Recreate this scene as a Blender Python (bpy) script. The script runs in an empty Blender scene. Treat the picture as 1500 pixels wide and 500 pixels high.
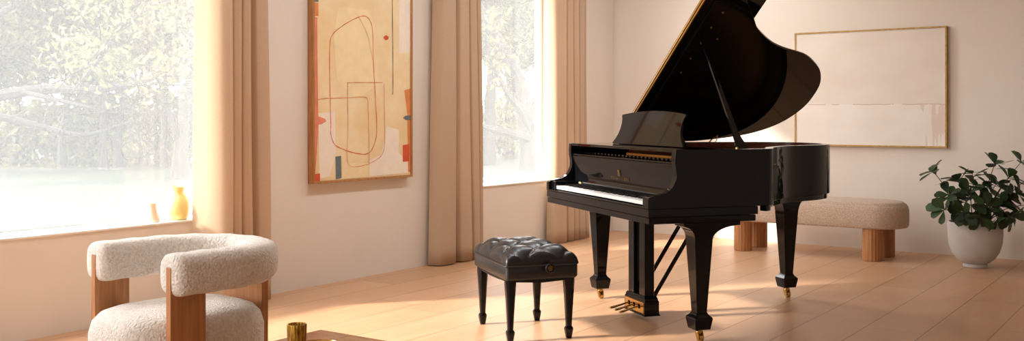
import bpy, bmesh, math, random
from mathutils import Vector, Matrix
import numpy as np
C = bpy.context.scene.collection
R = math.radians
PI = math.pi

# ------------------------------------------------------------------ camera, light, exposure
BETA, F, YH, H, D0, C0 = .609, 1478.8, 171.77, 1.167, 5.0988, 9.1361
cam_d = bpy.data.cameras.new('camera')
cam_d.sensor_width = 36; cam_d.lens = F*36/1500
cam_d.shift_y = -(250-YH)/1500
cam_d.clip_end = 300
cam = bpy.data.objects.new('camera', cam_d); C.objects.link(cam)
cam.location = (D0, -C0, H); cam.rotation_euler = (PI/2, 0, BETA)
bpy.context.scene.camera = cam
vs = bpy.context.scene.view_settings
vs.view_transform = 'Standard'; vs.look = 'None'; vs.gamma = 1; vs.use_curve_mapping = False
vs.exposure = 0.36
world = bpy.data.worlds.new('sky'); bpy.context.scene.world = world
world.use_nodes = True
bg = world.node_tree.nodes['Background']
bg.inputs[0].default_value = (.95, .98, 1.0, 1); bg.inputs[1].default_value = 8.0
SUN_AZ, SUN_EL, SUN_S = R(50.7), R(28), 9.0
sd = Vector((math.cos(SUN_AZ)*math.cos(SUN_EL), math.sin(SUN_AZ)*math.cos(SUN_EL), -math.sin(SUN_EL)))
sun_d = bpy.data.lights.new('sun', 'SUN'); sun_d.energy = SUN_S; sun_d.angle = R(4.0); sun_d.color = (1, .93, .85)
sun = bpy.data.objects.new('sun', sun_d); C.objects.link(sun)
sun.location = (-20, -25, 25); sun.rotation_euler = sd.to_track_quat('-Z', 'Y').to_euler()
def portal(loc, rot, sx, sy):
    l = bpy.data.lights.new('window_portal', 'AREA'); l.shape = 'RECTANGLE'; l.size = sx; l.size_y = sy
    l.cycles.is_portal = True
    o = bpy.data.objects.new('window_portal', l); C.objects.link(o); o.location = loc; o.rotation_euler = rot
# rooms windows: left wall (two), front wall (one unseen, added behind the camera for fill light)
ROOM_X, ROOM_Y, CEIL = 9.5, -13.0, 3.0
W1 = (-8.2, -4.88, .545, 2.72); W2 = (-2.72, -.93, .585, 2.72)
W_FILL = (.7, 2.8, .3, 2.8)
for w in (W1, W2):
    portal((-.36, (w[0]+w[1])/2, (w[2]+w[3])/2), (0, -PI/2, 0), w[3]-w[2], w[1]-w[0])
for w in (W_FILL,):
    portal(((w[0]+w[1])/2, ROOM_Y-.36, (w[2]+w[3])/2), (PI/2, 0, 0), w[1]-w[0], w[3]-w[2])


def PW(px, py, d):
    """world point seen at pixel px,py of the 1500x500 frame, d metres ahead of the camera"""
    X, Z = (px-750)/F*d, H-(py-YH)/F*d
    return Vector((D0+X*math.cos(BETA)-d*math.sin(BETA), -C0+X*math.sin(BETA)+d*math.cos(BETA), Z))

# ------------------------------------------------------------------ materials
def lin(r, g, b):
    f = lambda v: v/12.92 if v <= .04045 else ((v+.055)/1.055)**2.4
    return (f(r/255), f(g/255), f(b/255), 1)
class N:
    def __init__(s, name):
        s.m = bpy.data.materials.new(name); s.m.use_nodes = True; s.t = s.m.node_tree
        s.b = s.t.nodes['Principled BSDF']; s.out = s.t.nodes['Material Output']
    def n(s, typ, **k):
        x = s.t.nodes.new(typ)
        for a, v in k.items():
            if a.startswith('i_'): x.inputs[int(a[2:]) if a[2:].isdigit() else a[2:].replace('_', ' ')].default_value = v
            else: setattr(x, a, v)
        return x
    def l(s, a, b): s.t.links.new(a, b)
    def coord(s, scale=(1, 1, 1), kind='Object', rot=(0, 0, 0)):
        tc = s.n('ShaderNodeTexCoord'); mp = s.n('ShaderNodeMapping'); mp.inputs['Scale'].default_value = scale
        mp.inputs['Rotation'].default_value = rot
        s.l(tc.outputs[kind], mp.inputs[0]); return mp.outputs[0]
    def ramp(s, fac, stops):
        r = s.n('ShaderNodeValToRGB'); e = r.color_ramp.elements
        while len(e) < len(stops): e.new(.5)
        for x, (p, c) in zip(e, stops): x.position = p; x.color = c
        s.l(fac, r.inputs[0]); return r.outputs[0]
    def mix(s, fac, a, b, mode='MIX'):
        m = s.n('ShaderNodeMix', data_type='RGBA', blend_type=mode)
        for v, i in ((fac, 0), (a, 6), (b, 7)):
            if hasattr(v, 'links'): s.l(v, m.inputs[i])
            else: m.inputs[i].default_value = v
        return m.outputs[2]
    def math(s, op, a, b=0.):
        m = s.n('ShaderNodeMath', operation=op)
        for v, i in ((a, 0), (b, 1)):
            if hasattr(v, 'links'): s.l(v, m.inputs[i])
            else: m.inputs[i].default_value = v
        return m.outputs[0]
    def bump(s, h, strength=.3, dist=.01):
        b = s.n('ShaderNodeBump'); b.inputs['Strength'].default_value = strength; b.inputs['Distance'].default_value = dist
        s.l(h, b.inputs['Height']); s.l(b.outputs[0], s.b.inputs['Normal'])
    def base(s, c, rough=.5, metal=0., spec=.5):
        if hasattr(c, 'links'): s.l(c, s.b.inputs['Base Color'])
        else: s.b.inputs['Base Color'].default_value = c
        s.b.inputs['Roughness'].default_value = rough; s.b.inputs['Metallic'].default_value = metal
        s.b.inputs['Specular IOR Level'].default_value = spec
def plain(name, c, rough=.5, metal=0., spec=.5, var=.06, scale=8.):
    k = N(name); nz = k.n('ShaderNodeTexNoise'); nz.inputs['Scale'].default_value = scale; nz.inputs['Detail'].default_value = 4
    k.l(k.coord(), nz.inputs['Vector'])
    a = tuple(v*(1-var) for v in c[:3])+(1,); b = tuple(min(1, v*(1+var)) for v in c[:3])+(1,)
    k.base(k.ramp(nz.outputs[0], [(.3, a), (.7, b)]), rough, metal, spec); return k
M = {}
def plaster(name, c):
    k = N(name); co = k.coord()
    n1 = k.n('ShaderNodeTexNoise'); n1.inputs['Scale'].default_value = 1.3; n1.inputs['Detail'].default_value = 5; k.l(co, n1.inputs['Vector'])
    a = tuple(v*.965 for v in c[:3])+(1,)
    k.base(k.ramp(n1.outputs[0], [(.35, a), (.65, c)]), .85, 0, .2)
    n2 = k.n('ShaderNodeTexNoise'); n2.inputs['Scale'].default_value = 18; n2.inputs['Detail'].default_value = 6; k.l(co, n2.inputs['Vector'])
    k.bump(n2.outputs[0], .12, .01); return k.m
M['plaster'] = plaster('warm_plaster', lin(234, 223, 211))
M['ceil'] = plaster('ceiling_paint', lin(240, 232, 222))
M['white'] = plain('white_paint', lin(246, 243, 236), .5, 0, .4, .01).m

def floor_mat():
    k = N('oak_planks'); co = k.coord()
    sep = k.n('ShaderNodeSeparateXYZ'); k.l(co, sep.inputs[0])
    x, y = sep.outputs[0], sep.outputs[1]
    xs = k.math('DIVIDE', k.math('ADD', x, .22), .31)
    row = k.math('FLOOR', xs); fx = k.math('FRACT', xs)
    wn = k.n('ShaderNodeTexWhiteNoise', noise_dimensions='1D'); k.l(row, wn.inputs['W'])
    ys = k.math('ADD', k.math('DIVIDE', y, 2.2), k.math('MULTIPLY', wn.outputs[0], 5.))
    col = k.math('FLOOR', ys); fy = k.math('FRACT', ys)
    cmb = k.n('ShaderNodeCombineXYZ'); k.l(row, cmb.inputs[0]); k.l(col, cmb.inputs[1])
    w2 = k.n('ShaderNodeTexWhiteNoise', noise_dimensions='3D'); k.l(cmb.outputs[0], w2.inputs['Vector'])
    gx = k.math('LESS_THAN', k.math('ABSOLUTE', k.math('SUBTRACT', fx, .5)), .4925)
    gy = k.math('LESS_THAN', k.math('ABSOLUTE', k.math('SUBTRACT', fy, .5)), .4992)
    g = k.math('MULTIPLY', gx, gy)
    # grain, different per plank
    off = k.n('ShaderNodeCombineXYZ'); k.l(k.math('MULTIPLY', w2.outputs[0], 37.), off.inputs[0]); k.l(k.math('MULTIPLY', w2.outputs[0], 11.), off.inputs[1])
    add = k.n('ShaderNodeVectorMath', operation='ADD'); k.l(co, add.inputs[0]); k.l(off.outputs[0], add.inputs[1])
    mp = k.n('ShaderNodeMapping'); mp.inputs['Scale'].default_value = (9, .8, 1); k.l(add.outputs[0], mp.inputs[0])
    nz = k.n('ShaderNodeTexNoise'); nz.inputs['Scale'].default_value = 2.2; nz.inputs['Detail'].default_value = 7; nz.inputs['Distortion'].default_value = .6
    k.l(mp.outputs[0], nz.inputs['Vector'])
    grain = k.ramp(nz.outputs[0], [(.25, FL_A), (.5, FL_B), (.8, FL_C)])
    tint = k.ramp(w2.outputs[0], [(0., (.90, .88, .85, 1)), (1., (1.05, 1.05, 1.05, 1))])
    c = k.mix(1., grain, tint, 'MULTIPLY')
    c = k.mix(g, lin(118, 80, 54), c)
    k.base(c, .36, 0, .45)
    rr = k.ramp(nz.outputs[0], [(.2, (.33,)*3+(1,)), (.8, (.43,)*3+(1,))]); k.l(rr, k.b.inputs['Roughness'])
    k.bump(g, .25, .002); return k.m
FL_A, FL_B, FL_C = lin(196, 152, 116), lin(204, 161, 124), lin(211, 171, 135)
M['floor'] = floor_mat()

def glossy_black(name, c=(.0045, .0045, .0055, 1), rough=.04):
    k = plain(name, c, rough, 0, .27, .05, 3)
    return k.m
M['black'] = glossy_black('black_polished_ebony')
M['satin'] = glossy_black('satin_black', (.006, .006, .006, 1), .35)
M['felt'] = plain('black_felt', (.004, .004, .004, 1), .9, 0, .1).m
M['ivory'] = plain('white_key', lin(246, 244, 240), .25, 0, .5, .01).m
M['keyblack'] = glossy_black('black_key', (.01, .01, .01, 1), .3)
M['brass'] = plain('brass', lin(206, 170, 106), .22, 1., .5, .06, 20).m
M['gold'] = plain('gilt_plate', lin(198, 146, 72), .35, 1., .5, .05, 10).m
M['dimbrass'] = plain('aged_brass', lin(150, 118, 66), .3, 1., .5, .08, 20).m
M['oldbrass'] = plain('dark_brass', lin(112, 92, 56), .45, 1., .5, .25, 90).m
M['steel'] = plain('string_steel', lin(150, 130, 105), .35, 1., .5, .05).m
def wood(name, c1, c2, scale=(12, 12, 1.2), rough=.5, spec=.4, rot=(0, 0, 0)):
    k = N(name); nz = k.n('ShaderNodeTexNoise'); nz.inputs['Scale'].default_value = 3.5; nz.inputs['Detail'].default_value = 8; nz.inputs['Distortion'].default_value = .8
    k.l(k.coord(scale, rot=rot), nz.inputs['Vector'])
    k.base(k.ramp(nz.outputs[0], [(.3, c1), (.7, c2)]), rough, 0, spec); k.bump(nz.outputs[0], .1, .003); return k.m
M['mahogany'] = wood('mahogany', lin(84, 38, 24), lin(112, 54, 34), (1.5, 1.5, 14), .25)
M['oak'] = wood('oak', lin(160, 106, 64), lin(188, 132, 84), (14, 14, 1.0), .45)
M['walnut'] = wood('walnut_block', lin(150, 104, 76), lin(178, 130, 98), (2, 9, 9), .2, .6)
M['spruce'] = wood('spruce', lin(190, 150, 100), lin(206, 168, 118), (10, 1, 1))
M['goldleaf'] = wood('gilt_wood', lin(172, 132, 66), lin(206, 168, 98), (8, 8, 8), .4)
M['oakframe'] = wood('oak_frame', lin(158, 106, 60), lin(190, 138, 86), (14, 14, 1.4), .55)
def boucle(name, c1, c2, scale=105, strength=.8):
    k = N(name); co = k.coord()
    v = k.n('ShaderNodeTexVoronoi'); v.inputs['Scale'].default_value = scale; k.l(co, v.inputs['Vector'])
    nz = k.n('ShaderNodeTexNoise'); nz.inputs['Scale'].default_value = scale*.8; nz.inputs['Detail'].default_value = 4; k.l(co, nz.inputs['Vector'])
    h = k.math('ADD', k.math('MULTIPLY', v.outputs['Distance'], -1.), nz.outputs[0])
    k.base(k.ramp(nz.outputs[0], [(.3, c1), (.65, c2)]), .95, 0, .1)
    k.b.inputs['Sheen Weight'].default_value = .25; k.b.inputs['Sheen Roughness'].default_value = .6
    k.bump(h, strength, .006); return k.m
M['boucle'] = boucle('cream_boucle', lin(208, 200, 191), lin(234, 228, 220))
M['bouclebench'] = boucle('oat_boucle', lin(186, 160, 138), lin(212, 188, 166), 110, .7)
def linen(name, c1, c2, transl=.24):
    k = N(name); w = k.n('ShaderNodeTexNoise'); w.inputs['Scale'].default_value = 60; w.inputs['Detail'].default_value = 3
    k.l(k.coord((3, 3, 3)), w.inputs['Vector'])
    col = k.ramp(w.outputs[0], [(.3, c1), (.7, c2)])
    k.base(col, .9, 0, .1); k.bump(w.outputs[0], .15, .003)
    tr = k.n('ShaderNodeBsdfTranslucent'); k.l(col, tr.inputs[0])
    mx = k.n('ShaderNodeMixShader'); mx.inputs[0].default_value = transl
    k.l(k.b.outputs[0], mx.inputs[1]); k.l(tr.outputs[0], mx.inputs[2]); k.l(mx.outputs[0], k.out.inputs[0]); return k.m
M['linen'] = linen('tan_linen', lin(210, 182, 154), lin(217, 190, 162))
def leather():
    k = N('black_leather'); v = k.n('ShaderNodeTexVoronoi'); v.inputs['Scale'].default_value = 260; k.l(k.coord(), v.inputs['Vector'])
    nz = k.n('ShaderNodeTexNoise'); nz.inputs['Scale'].default_value = 9; k.l(k.coord(), nz.inputs['Vector'])
    k.base(k.ramp(nz.outputs[0], [(.3, (.008, .008, .009, 1)), (.7, (.012, .012, .013, 1))]), .3, 0, .5)
    k.bump(v.outputs['Distance'], .08, .001); return k.m
M['leather'] = leather()
M['pot'] = plain('matt_ceramic', lin(198, 191, 184), .75, 0, .2, .04, 14).m
M['soil'] = plain('soil', lin(62, 46, 36), .95, 0, .1, .3, 40).m
M['yellow'] = plain('yellow_glaze', lin(250, 228, 150), .35, 0, .4, .03).m
M['peach'] = plain('peach_ceramic', lin(238, 212, 186), .6, 0, .3, .03).m
def cupmat():
    k = N('hammered_gold'); w = k.n('ShaderNodeTexNoise'); w.inputs['Scale'].default_value = 30; w.inputs['Detail'].default_value = 6
    k.l(k.coord((5, 5, .7)), w.inputs['Vector'])
    k.base(k.ramp(w.outputs[0], [(.35, lin(92, 60, 20)), (.6, lin(200, 156, 70))]), .3, 1.); k.bump(w.outputs[0], .8, .006); return k.m
M['cup'] = cupmat()
def leafmat(name, c1, c2, rough=.35, transl=.15):
    k = N(name); nz = k.n('ShaderNodeTexNoise'); nz.inputs['Scale'].default_value = 7; k.l(k.coord(), nz.inputs['Vector'])
    col = k.ramp(nz.outputs[0], [(.35, c1), (.65, c2)])
    k.base(col, rough, 0, .4)
    tr = k.n('ShaderNodeBsdfTranslucent'); k.l(col, tr.inputs[0])
    mx = k.n('ShaderNodeMixShader'); mx.inputs[0].default_value = transl
    k.l(k.b.outputs[0], mx.inputs[1]); k.l(tr.outputs[0], mx.inputs[2]); k.l(mx.outputs[0], k.out.inputs[0]); return k.m
M['leaf'] = leafmat('rubbery_leaf', lin(34, 54, 30), lin(58, 82, 46), .5)
M['twig'] = plain('plant_stem', lin(92, 70, 52), .8).m
M['treeleaf'] = leafmat('tree_leaf', (.045, .048, .014, 1), (.15, .145, .048, 1), .7, .4)
M['bark'] = plain('tree_bark', (.030, .026, .022, 1), .9, 0, .1, .3, 6).m
def lawnmat():
    k = N('lawn_grass'); nz = k.n('ShaderNodeTexNoise'); nz.inputs['Scale'].default_value = .35; nz.inputs['Detail'].default_value = 8; k.l(k.coord((1, .45, 1), rot=(0, 0, .6)), nz.inputs['Vector'])
    k.base(k.ramp(nz.outputs[0], [(.40, (.022, .028, .020, 1)), (.60, (.046, .047, .026, 1))]), .9, 0, .1); return k.m  # streaks paint sun and shade stripes into the grass colour
M['lawn'] = lawnmat()
def panemat(name, veil, tint):
    k = N(name); k.t.nodes.remove(k.b)
    tr = k.n('ShaderNodeBsdfTransparent'); tr.inputs[0].default_value = (tint, tint, tint, 1)
    nz = k.n('ShaderNodeTexNoise'); nz.inputs['Scale'].default_value = .8; k.l(k.coord(), nz.inputs['Vector'])
    tl = k.n('ShaderNodeBsdfTranslucent'); k.l(k.ramp(nz.outputs[0], [(.3, (.93, .93, .93, 1)), (.7, (.97, .97, .97, 1))]), tl.inputs[0])
    gl = k.n('ShaderNodeBsdfGlossy'); gl.inputs['Roughness'].default_value = .02
    a = k.n('ShaderNodeMixShader'); a.inputs[0].default_value = veil; k.l(tr.outputs[0], a.inputs[1]); k.l(tl.outputs[0], a.inputs[2])
    b = k.n('ShaderNodeMixShader'); b.inputs[0].default_value = .03; k.l(a.outputs[0], b.inputs[1]); k.l(gl.outputs[0], b.inputs[2])
    k.l(b.outputs[0], k.out.inputs[0]); return k.m
M['washout'] = panemat('washout_glass', .062, .97)  # milky scatter added to the glass imitates the washed-out haze outside
M['clear'] = panemat('clear_glass', .02, .97)

k = N('fill_lamp_diffuser'); k.base((.9, .9, .9, 1), .5); k.b.inputs['Emission Color'].default_value = (.94, .97, 1, 1); k.b.inputs['Emission Strength'].default_value = 5; M['glow'] = k.m  # glowing disc of the added ceiling fill lamps

# ------------------------------------------------------------------ mesh helpers
class MB:
    def __init__(s): s.v = []; s.f = []; s.mi = []; s.m = 0
    def add(s, v, f, m=None):
        o = len(s.v); s.v += [tuple(p) for p in v]; s.f += [tuple(i+o for i in q) for q in f]
        s.mi += [s.m if m is None else m]*len(f); return s
    def box(s, x0, x1, y0, y1, z0, z1):
        return s.loft([[(x0, y0, z0), (x1, y0, z0), (x1, y1, z0), (x0, y1, z0)], [(x0, y0, z1), (x1, y0, z1), (x1, y1, z1), (x0, y1, z1)]])
    def loft(s, rings, caps=True, closed=True):
        n = len(rings[0]); v = [p for r in rings for p in r]; f = []
        for i in range(len(rings)-1):
            for j in range(n if closed else n-1):
                k = (j+1) % n; f.append((i*n+j, i*n+k, (i+1)*n+k, (i+1)*n+j))
        if caps:
            f.append(tuple(reversed(range(n)))); f.append(tuple(range((len(rings)-1)*n, len(rings)*n)))
        return s.add(v, f)
    def taper(s, secs):
        """stack of rectangles (z, hx, hy[, cx, cy])"""
        rs = []
        for q in secs:
            z, hx, hy = q[:3]; cx, cy = q[3:5] if len(q) > 3 else (0, 0)
            rs.append([(cx-hx, cy-hy, z), (cx+hx, cy-hy, z), (cx+hx, cy+hy, z), (cx-hx, cy+hy, z)])
        return s.loft(rs)
    def prism(s, pts, a0, a1, ax='z'):
        def P(p, a): return {'z': (p[0], p[1], a), 'x': (a, p[0], p[1]), 'y': (p[0], a, p[1])}[ax]
        return s.loft([[P(p, a0) for p in pts], [P(p, a1) for p in pts]])
    def lathe(s, prof, n=32, c=(0, 0, 0), ripple=None):
        rs = []
        for r, z in prof:
            rs.append([(c[0]+r*math.cos(2*PI*i/n)*(ripple(i/n) if ripple else 1), c[1]+r*math.sin(2*PI*i/n)*(ripple(i/n) if ripple else 1), c[2]+z) for i in range(n)])
        return s.loft(rs)
    def tube(s, path, rad, n=8, caps=True):
        path = [Vector(p) for p in path]; rs = []
        if not hasattr(rad, '__len__'): rad = [rad]*len(path)
        up = None
        for i, p in enumerate(path):
            t = (path[min(i+1, len(path)-1)]-path[max(i-1, 0)]).normalized()
            if up is None: up = Vector((0, 0, 1)) if abs(t.z) < .9 else Vector((1, 0, 0))
            a = t.cross(up); a.normalize(); b = a.cross(t); up = b
            rs.append([tuple(p+(a*math.cos(2*PI*j/n)+b*math.sin(2*PI*j/n))*rad[i]) for j in range(n)])
        return s.loft(rs, caps)
    def bar(s, p, q, w, h):
        p, q = Vector(p), Vector(q); t = (q-p).normalized(); up = Vector((0, 0, 1)) if abs(t.z) < .95 else Vector((0, 1, 0))
        a = t.cross(up).normalized(); b = a.cross(t)
        r = lambda c: [tuple(c+a*sx*w/2+b*sy*h/2) for sx, sy in ((-1, -1), (1, -1), (1, 1), (-1, 1))]
        return s.loft([r(p), r(q)])
    def move(s, mtx):
        s.v = [tuple(mtx @ Vector(p)) for p in s.v]; return s
    def build(s, name, mats, parent=None, bevel=0., seg=2, smooth=35, wn=False):
        me = bpy.data.meshes.new(name); me.from_pydata(s.v, [], s.f)
        if not isinstance(mats, (list, tuple)): mats = [mats]
        for m in mats: me.materials.append(m)
        me.polygons.foreach_set('material_index', s.mi)
        bm = bmesh.new(); bm.from_mesh(me)
        bmesh.ops.recalc_face_normals(bm, faces=bm.faces)
        if bevel:
            es = [e for e in bm.edges if len(e.link_faces) == 2 and e.calc_face_angle(0) > .5]
            bmesh.ops.bevel(bm, geom=es, offset=bevel, segments=seg, profile=.5, affect='EDGES', clamp_overlap=True)
        bm.to_mesh(me); bm.free()
        if smooth:
            me.polygons.foreach_set('use_smooth', [True]*len(me.polygons)); me.set_sharp_from_angle(angle=R(smooth))
        o = bpy.data.objects.new(name, me); C.objects.link(o)
        if bevel and smooth:
            wm = o.modifiers.new('normals', 'WEIGHTED_NORMAL'); wm.keep_sharp = True; wm.weight = 100
        if parent: o.parent = parent
        return o
def thing(name, label, cat, loc=(0, 0, 0), rotz=0., group=None):
    o = bpy.data.objects.new(name, None); C.objects.link(o); o.location = loc; o.rotation_euler = (0, 0, rotz)
    o.empty_display_size = .2
    return tag(o, label, cat, group)
def tag(o, label, cat, group=None):
    o['label'] = label; o['category'] = cat
    if group: o['group'] = group
    return o
def struct(o): o['kind'] = 'structure'; return o
def cat_rom(pts, n=8, closed=False):
    P = [Vector(p) for p in pts]; out = []; L = len(P)
    for i in range(L if closed else L-1):
        g = lambda k: P[k % L] if closed else P[max(0, min(L-1, k))]
        a, b, c, d = g(i-1), g(i), g(i+1), g(i+2)
        for j in range(n):
            t = j/n
            out.append(.5*((2*b)+(c-a)*t+(2*a-5*b+4*c-d)*t*t+(3*b-a-3*c+d)*t**3))
    if not closed: out.append(P[-1])
    return out
def offset_path(pts, d):
    """open 2-d polyline moved d to its left"""
    out = []
    for i, p in enumerate(pts):
        t = (Vector(pts[min(i+1, len(pts)-1)])-Vector(pts[max(i-1, 0)])).normalized()
        out.append((p[0]-t.y*d, p[1]+t.x*d))
    return out
def rounded_rect(hx, hy, r, n=8):
    out = []
    for cx, cy, a in ((hx-r, hy-r, 0), (-hx+r, hy-r, 90), (-hx+r, -hy+r, 180), (hx-r, -hy+r, 270)):
        for i in range(n+1): t = R(a+90*i/n); out.append((cx+r*math.cos(t), cy+r*math.sin(t)))
    return out

# ------------------------------------------------------------------ the room
T = .34
f = MB().box(-T, ROOM_X+T, ROOM_Y-T, .2, -.12, 0); struct(f.build('floor', M['floor'], smooth=0))
f = MB().box(-T, ROOM_X+T, ROOM_Y-T, .2, CEIL, CEIL+.15); struct(f.build('ceiling', M['ceil'], smooth=0))
w = MB()
ys = [ROOM_Y-T, W1[0], W1[1], W2[0], W2[1], 0.]
w.box(-T, 0, ys[0], ys[1], 0, CEIL); w.box(-T, 0, ys[2], ys[3], 0, CEIL); w.box(-T, 0, ys[4], ys[5]+.2, 0, CEIL)
for q in (W1, W2):
    w.box(-T, 0, q[0], q[1], 0, q[2]-.012); w.box(-T, 0, q[0], q[1], q[3], CEIL)
struct(w.build('wall_left', M['plaster'], smooth=0))
struct(MB().box(0, ROOM_X+.2, 0, .2, 0, CEIL).build('wall_back', M['plaster'], smooth=0))
struct(MB().box(ROOM_X, ROOM_X+T, ROOM_Y-T, 0, 0, CEIL).build('wall_right', M['plaster'], smooth=0))
w = MB(); xs = [0, W_FILL[0], W_FILL[1], ROOM_X]
for a, b in ((0, 1), (2, 3)): w.box(xs[a], xs[b], ROOM_Y-T, ROOM_Y, 0, CEIL)
for q in (W_FILL,): w.box(q[0], q[1], ROOM_Y-T, ROOM_Y, 0, q[2]); w.box(q[0], q[1], ROOM_Y-T, ROOM_Y, q[3], CEIL)
struct(w.build('wall_front', M['plaster'], smooth=0))
def window(i, q, side, glass):
    root = bpy.data.objects.new('window_%d' % i, None); C.objects.link(root); struct(root)
    a, b, z0, z1 = q; fw = .055
    def bx(mb, u0, u1, d0, d1, k0, k1):
        if side == 'right': mb.box(ROOM_X+T-d1, ROOM_X+T-d0, u0, u1, k0, k1)
        elif side == 'left': mb.box(-T+d0, -T+d1, u0, u1, k0, k1)
        else: mb.box(u0, u1, ROOM_Y-T+d0, ROOM_Y-T+d1, k0, k1)
    fr = MB()
    bx(fr, a, a+fw, .02, .075, z0, z1); bx(fr, b-fw, b, .02, .075, z0, z1)
    bx(fr, a+fw, b-fw, .02, .075, z0, z0+.035); bx(fr, a+fw, b-fw, .02, .075, z1-fw, z1)
    struct(fr.build('window_frame', M['white'], root, .004))
    p = MB(); bx(p, a+fw-.004, b-fw+.004, .044, .048, z0+.031, z1-fw+.004); struct(p.build('window_pane', glass, root, smooth=0))
    s = MB(); bx(s, a+.001, b-.001, .0, T+.012, z0-.012, z0); struct(s.build('window_sill', M['white'], root, .003))
window(1, W1, 'left', M['washout']); window(2, W2, 'left', M['washout'])
window(3, W_FILL, 'front', M['clear'])  # added window out of view, lets in fill light from behind the camera

# added fill lamps, out of view in the ceiling, brightening the window wall
FILL_LAMP_W = 9
for i, (lx, ly, nm) in enumerate([(1.5, -5.2, 'first'), (1.5, -4.1, 'second'), (1.5, -3.0, 'third'), (1.5, -1.9, 'fourth'), (1.5, -.9, 'fifth')]):
    t = thing('added_fill_lamp', 'added unseen fill lamp in the ceiling, %s along the window wall counted from the armchair' % nm, 'lamp', (lx, ly, CEIL-.0005), 0, 'added fill lamps in the ceiling')
    MB().lathe([(.135, 0), (.15, -.004), (.15, -.012), (.132, -.016), (.128, -.006), (.128, 0)], 32).build('trim_ring', M['white'], t)
    MB().lathe([(.004, -.0035), (.127, -.0035), (.127, -.0005), (.004, -.0005)], 32).build('diffuser', M['glow'], t)
    ld = bpy.data.lights.new('lamp', 'AREA'); ld.shape = 'DISK'; ld.size = .25; ld.energy = FILL_LAMP_W; ld.color = (.94, .97, 1.0)
    lo_ = bpy.data.objects.new('lamp', ld); C.objects.link(lo_); lo_.parent = t; lo_.location = (0, 0, -.012)

# ------------------------------------------------------------------ the park outside
GZ = -.3
lw = MB(); nx = 60
lw.add([(-T-.02, -60, GZ), (-T-.02, 75, GZ), (-90, 75, GZ), (-90, -60, GZ)], [(0, 1, 2, 3)])
struct(lw.build('lawn', M['lawn'], smooth=0))
def leaves_mesh(name, pts, size, mat, parent, rnd):
    n = len(pts); P = np.array(pts); rs = np.random.RandomState(rnd)
    a = rs.normal(size=(n, 3)); a /= np.linalg.norm(a, axis=1)[:, None]
    b = rs.normal(size=(n, 3)); b -= a*(a*b).sum(1)[:, None]; b /= np.linalg.norm(b, axis=1)[:, None]
    s = size*rs.uniform(.6, 1.3, size=(n, 1)); nn = np.cross(a, b)
    q = np.stack([P-a*s, P+b*s*.45+nn*s*.1, P+a*s, P-b*s*.45+nn*s*.1], 1).reshape(-1, 3)
    me = bpy.data.meshes.new(name); me.from_pydata(q.tolist(), [], np.arange(4*n).reshape(n, 4).tolist())
    me.materials.append(mat); o = bpy.data.objects.new(name, me); C.objects.link(o); o.parent = parent; return o
def grow(mb, leaf, p, d, L, r, depth, rng, density):
    """a wandering branch with side branches; leaf points gather on the thin ones"""
    n = 5; path = [p.copy()]; q = p.copy(); dd = d.copy()
    for i in range(n):
        dd = (dd+Vector((rng.uniform(-1, 1), rng.uniform(-1, 1), rng.uniform(-.35, .7)))*.22).normalized()
        q = q+dd*L/n; path.append(q.copy())
    mb.tube(path, [r*(1-.6*i/n) for i in range(n+1)], 6 if r > .05 else 4, False)
    branch_leaves(mb, leaf, path, r*.45, L, depth, rng, density)
def branch_leaves(mb, leaf, path, r, L, depth, rng, density):
    if depth <= 1:
        for p in path[1:]:
            for k in range(density):
                q = p+Vector((rng.gauss(0, .22), rng.gauss(0, .22), rng.gauss(0, .13)))
                if q.z > rng.uniform(.9, 2.2): leaf.append(tuple(q))
    if depth > 0:
        for i in range(1, len(path)):
            if path[i].z < 1.75: continue
            for k in range(2 if i == len(path)-1 else 1):
                t = (path[i]-path[i-1]).normalized()
                s = Vector((rng.uniform(-1, 1), rng.uniform(-1, 1), rng.uniform(-.35, .8)))
                grow(mb, leaf, path[i], (t*.7+s*.8).normalized(), L*rng.uniform(.45, .7), max(r*.6, .012), depth-1, rng, density)
def tree(label, base, hgt, r, lean, seed, depth=2, density=26, size=.13, crown=.45, boughs=(), fork=.55, group=None):
    rng = random.Random(seed); base = Vector(base)
    root = thing('park_tree', label, 'tree', base, 0, group)
    mb = MB(); leaf = []
    path = [Vector((0, 0, -.05))]; d = Vector(lean)
    n = 6
    for i in range(1, n+1):
        t = i/n; path.append(Vector((d.x*t*t, d.y*t*t, hgt*t*fork))+Vector((rng.uniform(-1, 1), rng.uniform(-1, 1), 0))*.06)
    mb.tube(path, [r*1.5]+[r*(1.05-.45*i/n) for i in range(1, n+1)], 10, False)
    for p in boughs:
        pp = [Vector(q[:3])-base for q in p]; pp = cat_rom(pp, 4)
        r0, r1 = p[0][3], p[-1][3]; m = len(pp)
        mb.tube(pp, [r0+(r1-r0)*i/(m-1) for i in range(m)], 7, False)
        branch_leaves(mb, leaf, pp[2::3], r1*1.4, 1.7, 2, rng, max(3, density//3))
    for k in range(7):
        a = rng.uniform(0, 2*PI); i = rng.choice((n-2, n-1, n, n))
        grow(mb, leaf, path[i], Vector((math.cos(a)*.8, math.sin(a)*.8, rng.uniform(.35, 1.2))).normalized(), hgt*crown*rng.uniform(.7, 1.1), r*.42, depth, rng, density)
    mb.build('trunk', M['bark'], root)
    leaves_mesh('foliage', leaf, size, M['treeleaf'], root, seed)
    return root
def ground(px, d): p = PW(px, 0, d); return Vector((p.x, p.y, GZ))
def bp(px, py, d, r): p = PW(px, py, d); return (p.x, p.y, p.z, r)
tree('broad tree with a flared pale trunk on the lawn, just above the yellow vase', ground(264, 24), 6.5, .17, (.3, .5, 0), 3, 2, 13, .10, .42,
     boughs=[[bp(262, 205, 24, .1), bp(240, 150, 23.5, .07), bp(205, 120, 23, .05), bp(160, 108, 22.5, .03)],
             [bp(266, 200, 24, .1), bp(285, 150, 24.2, .06), bp(310, 120, 24.5, .04)]])
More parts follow.
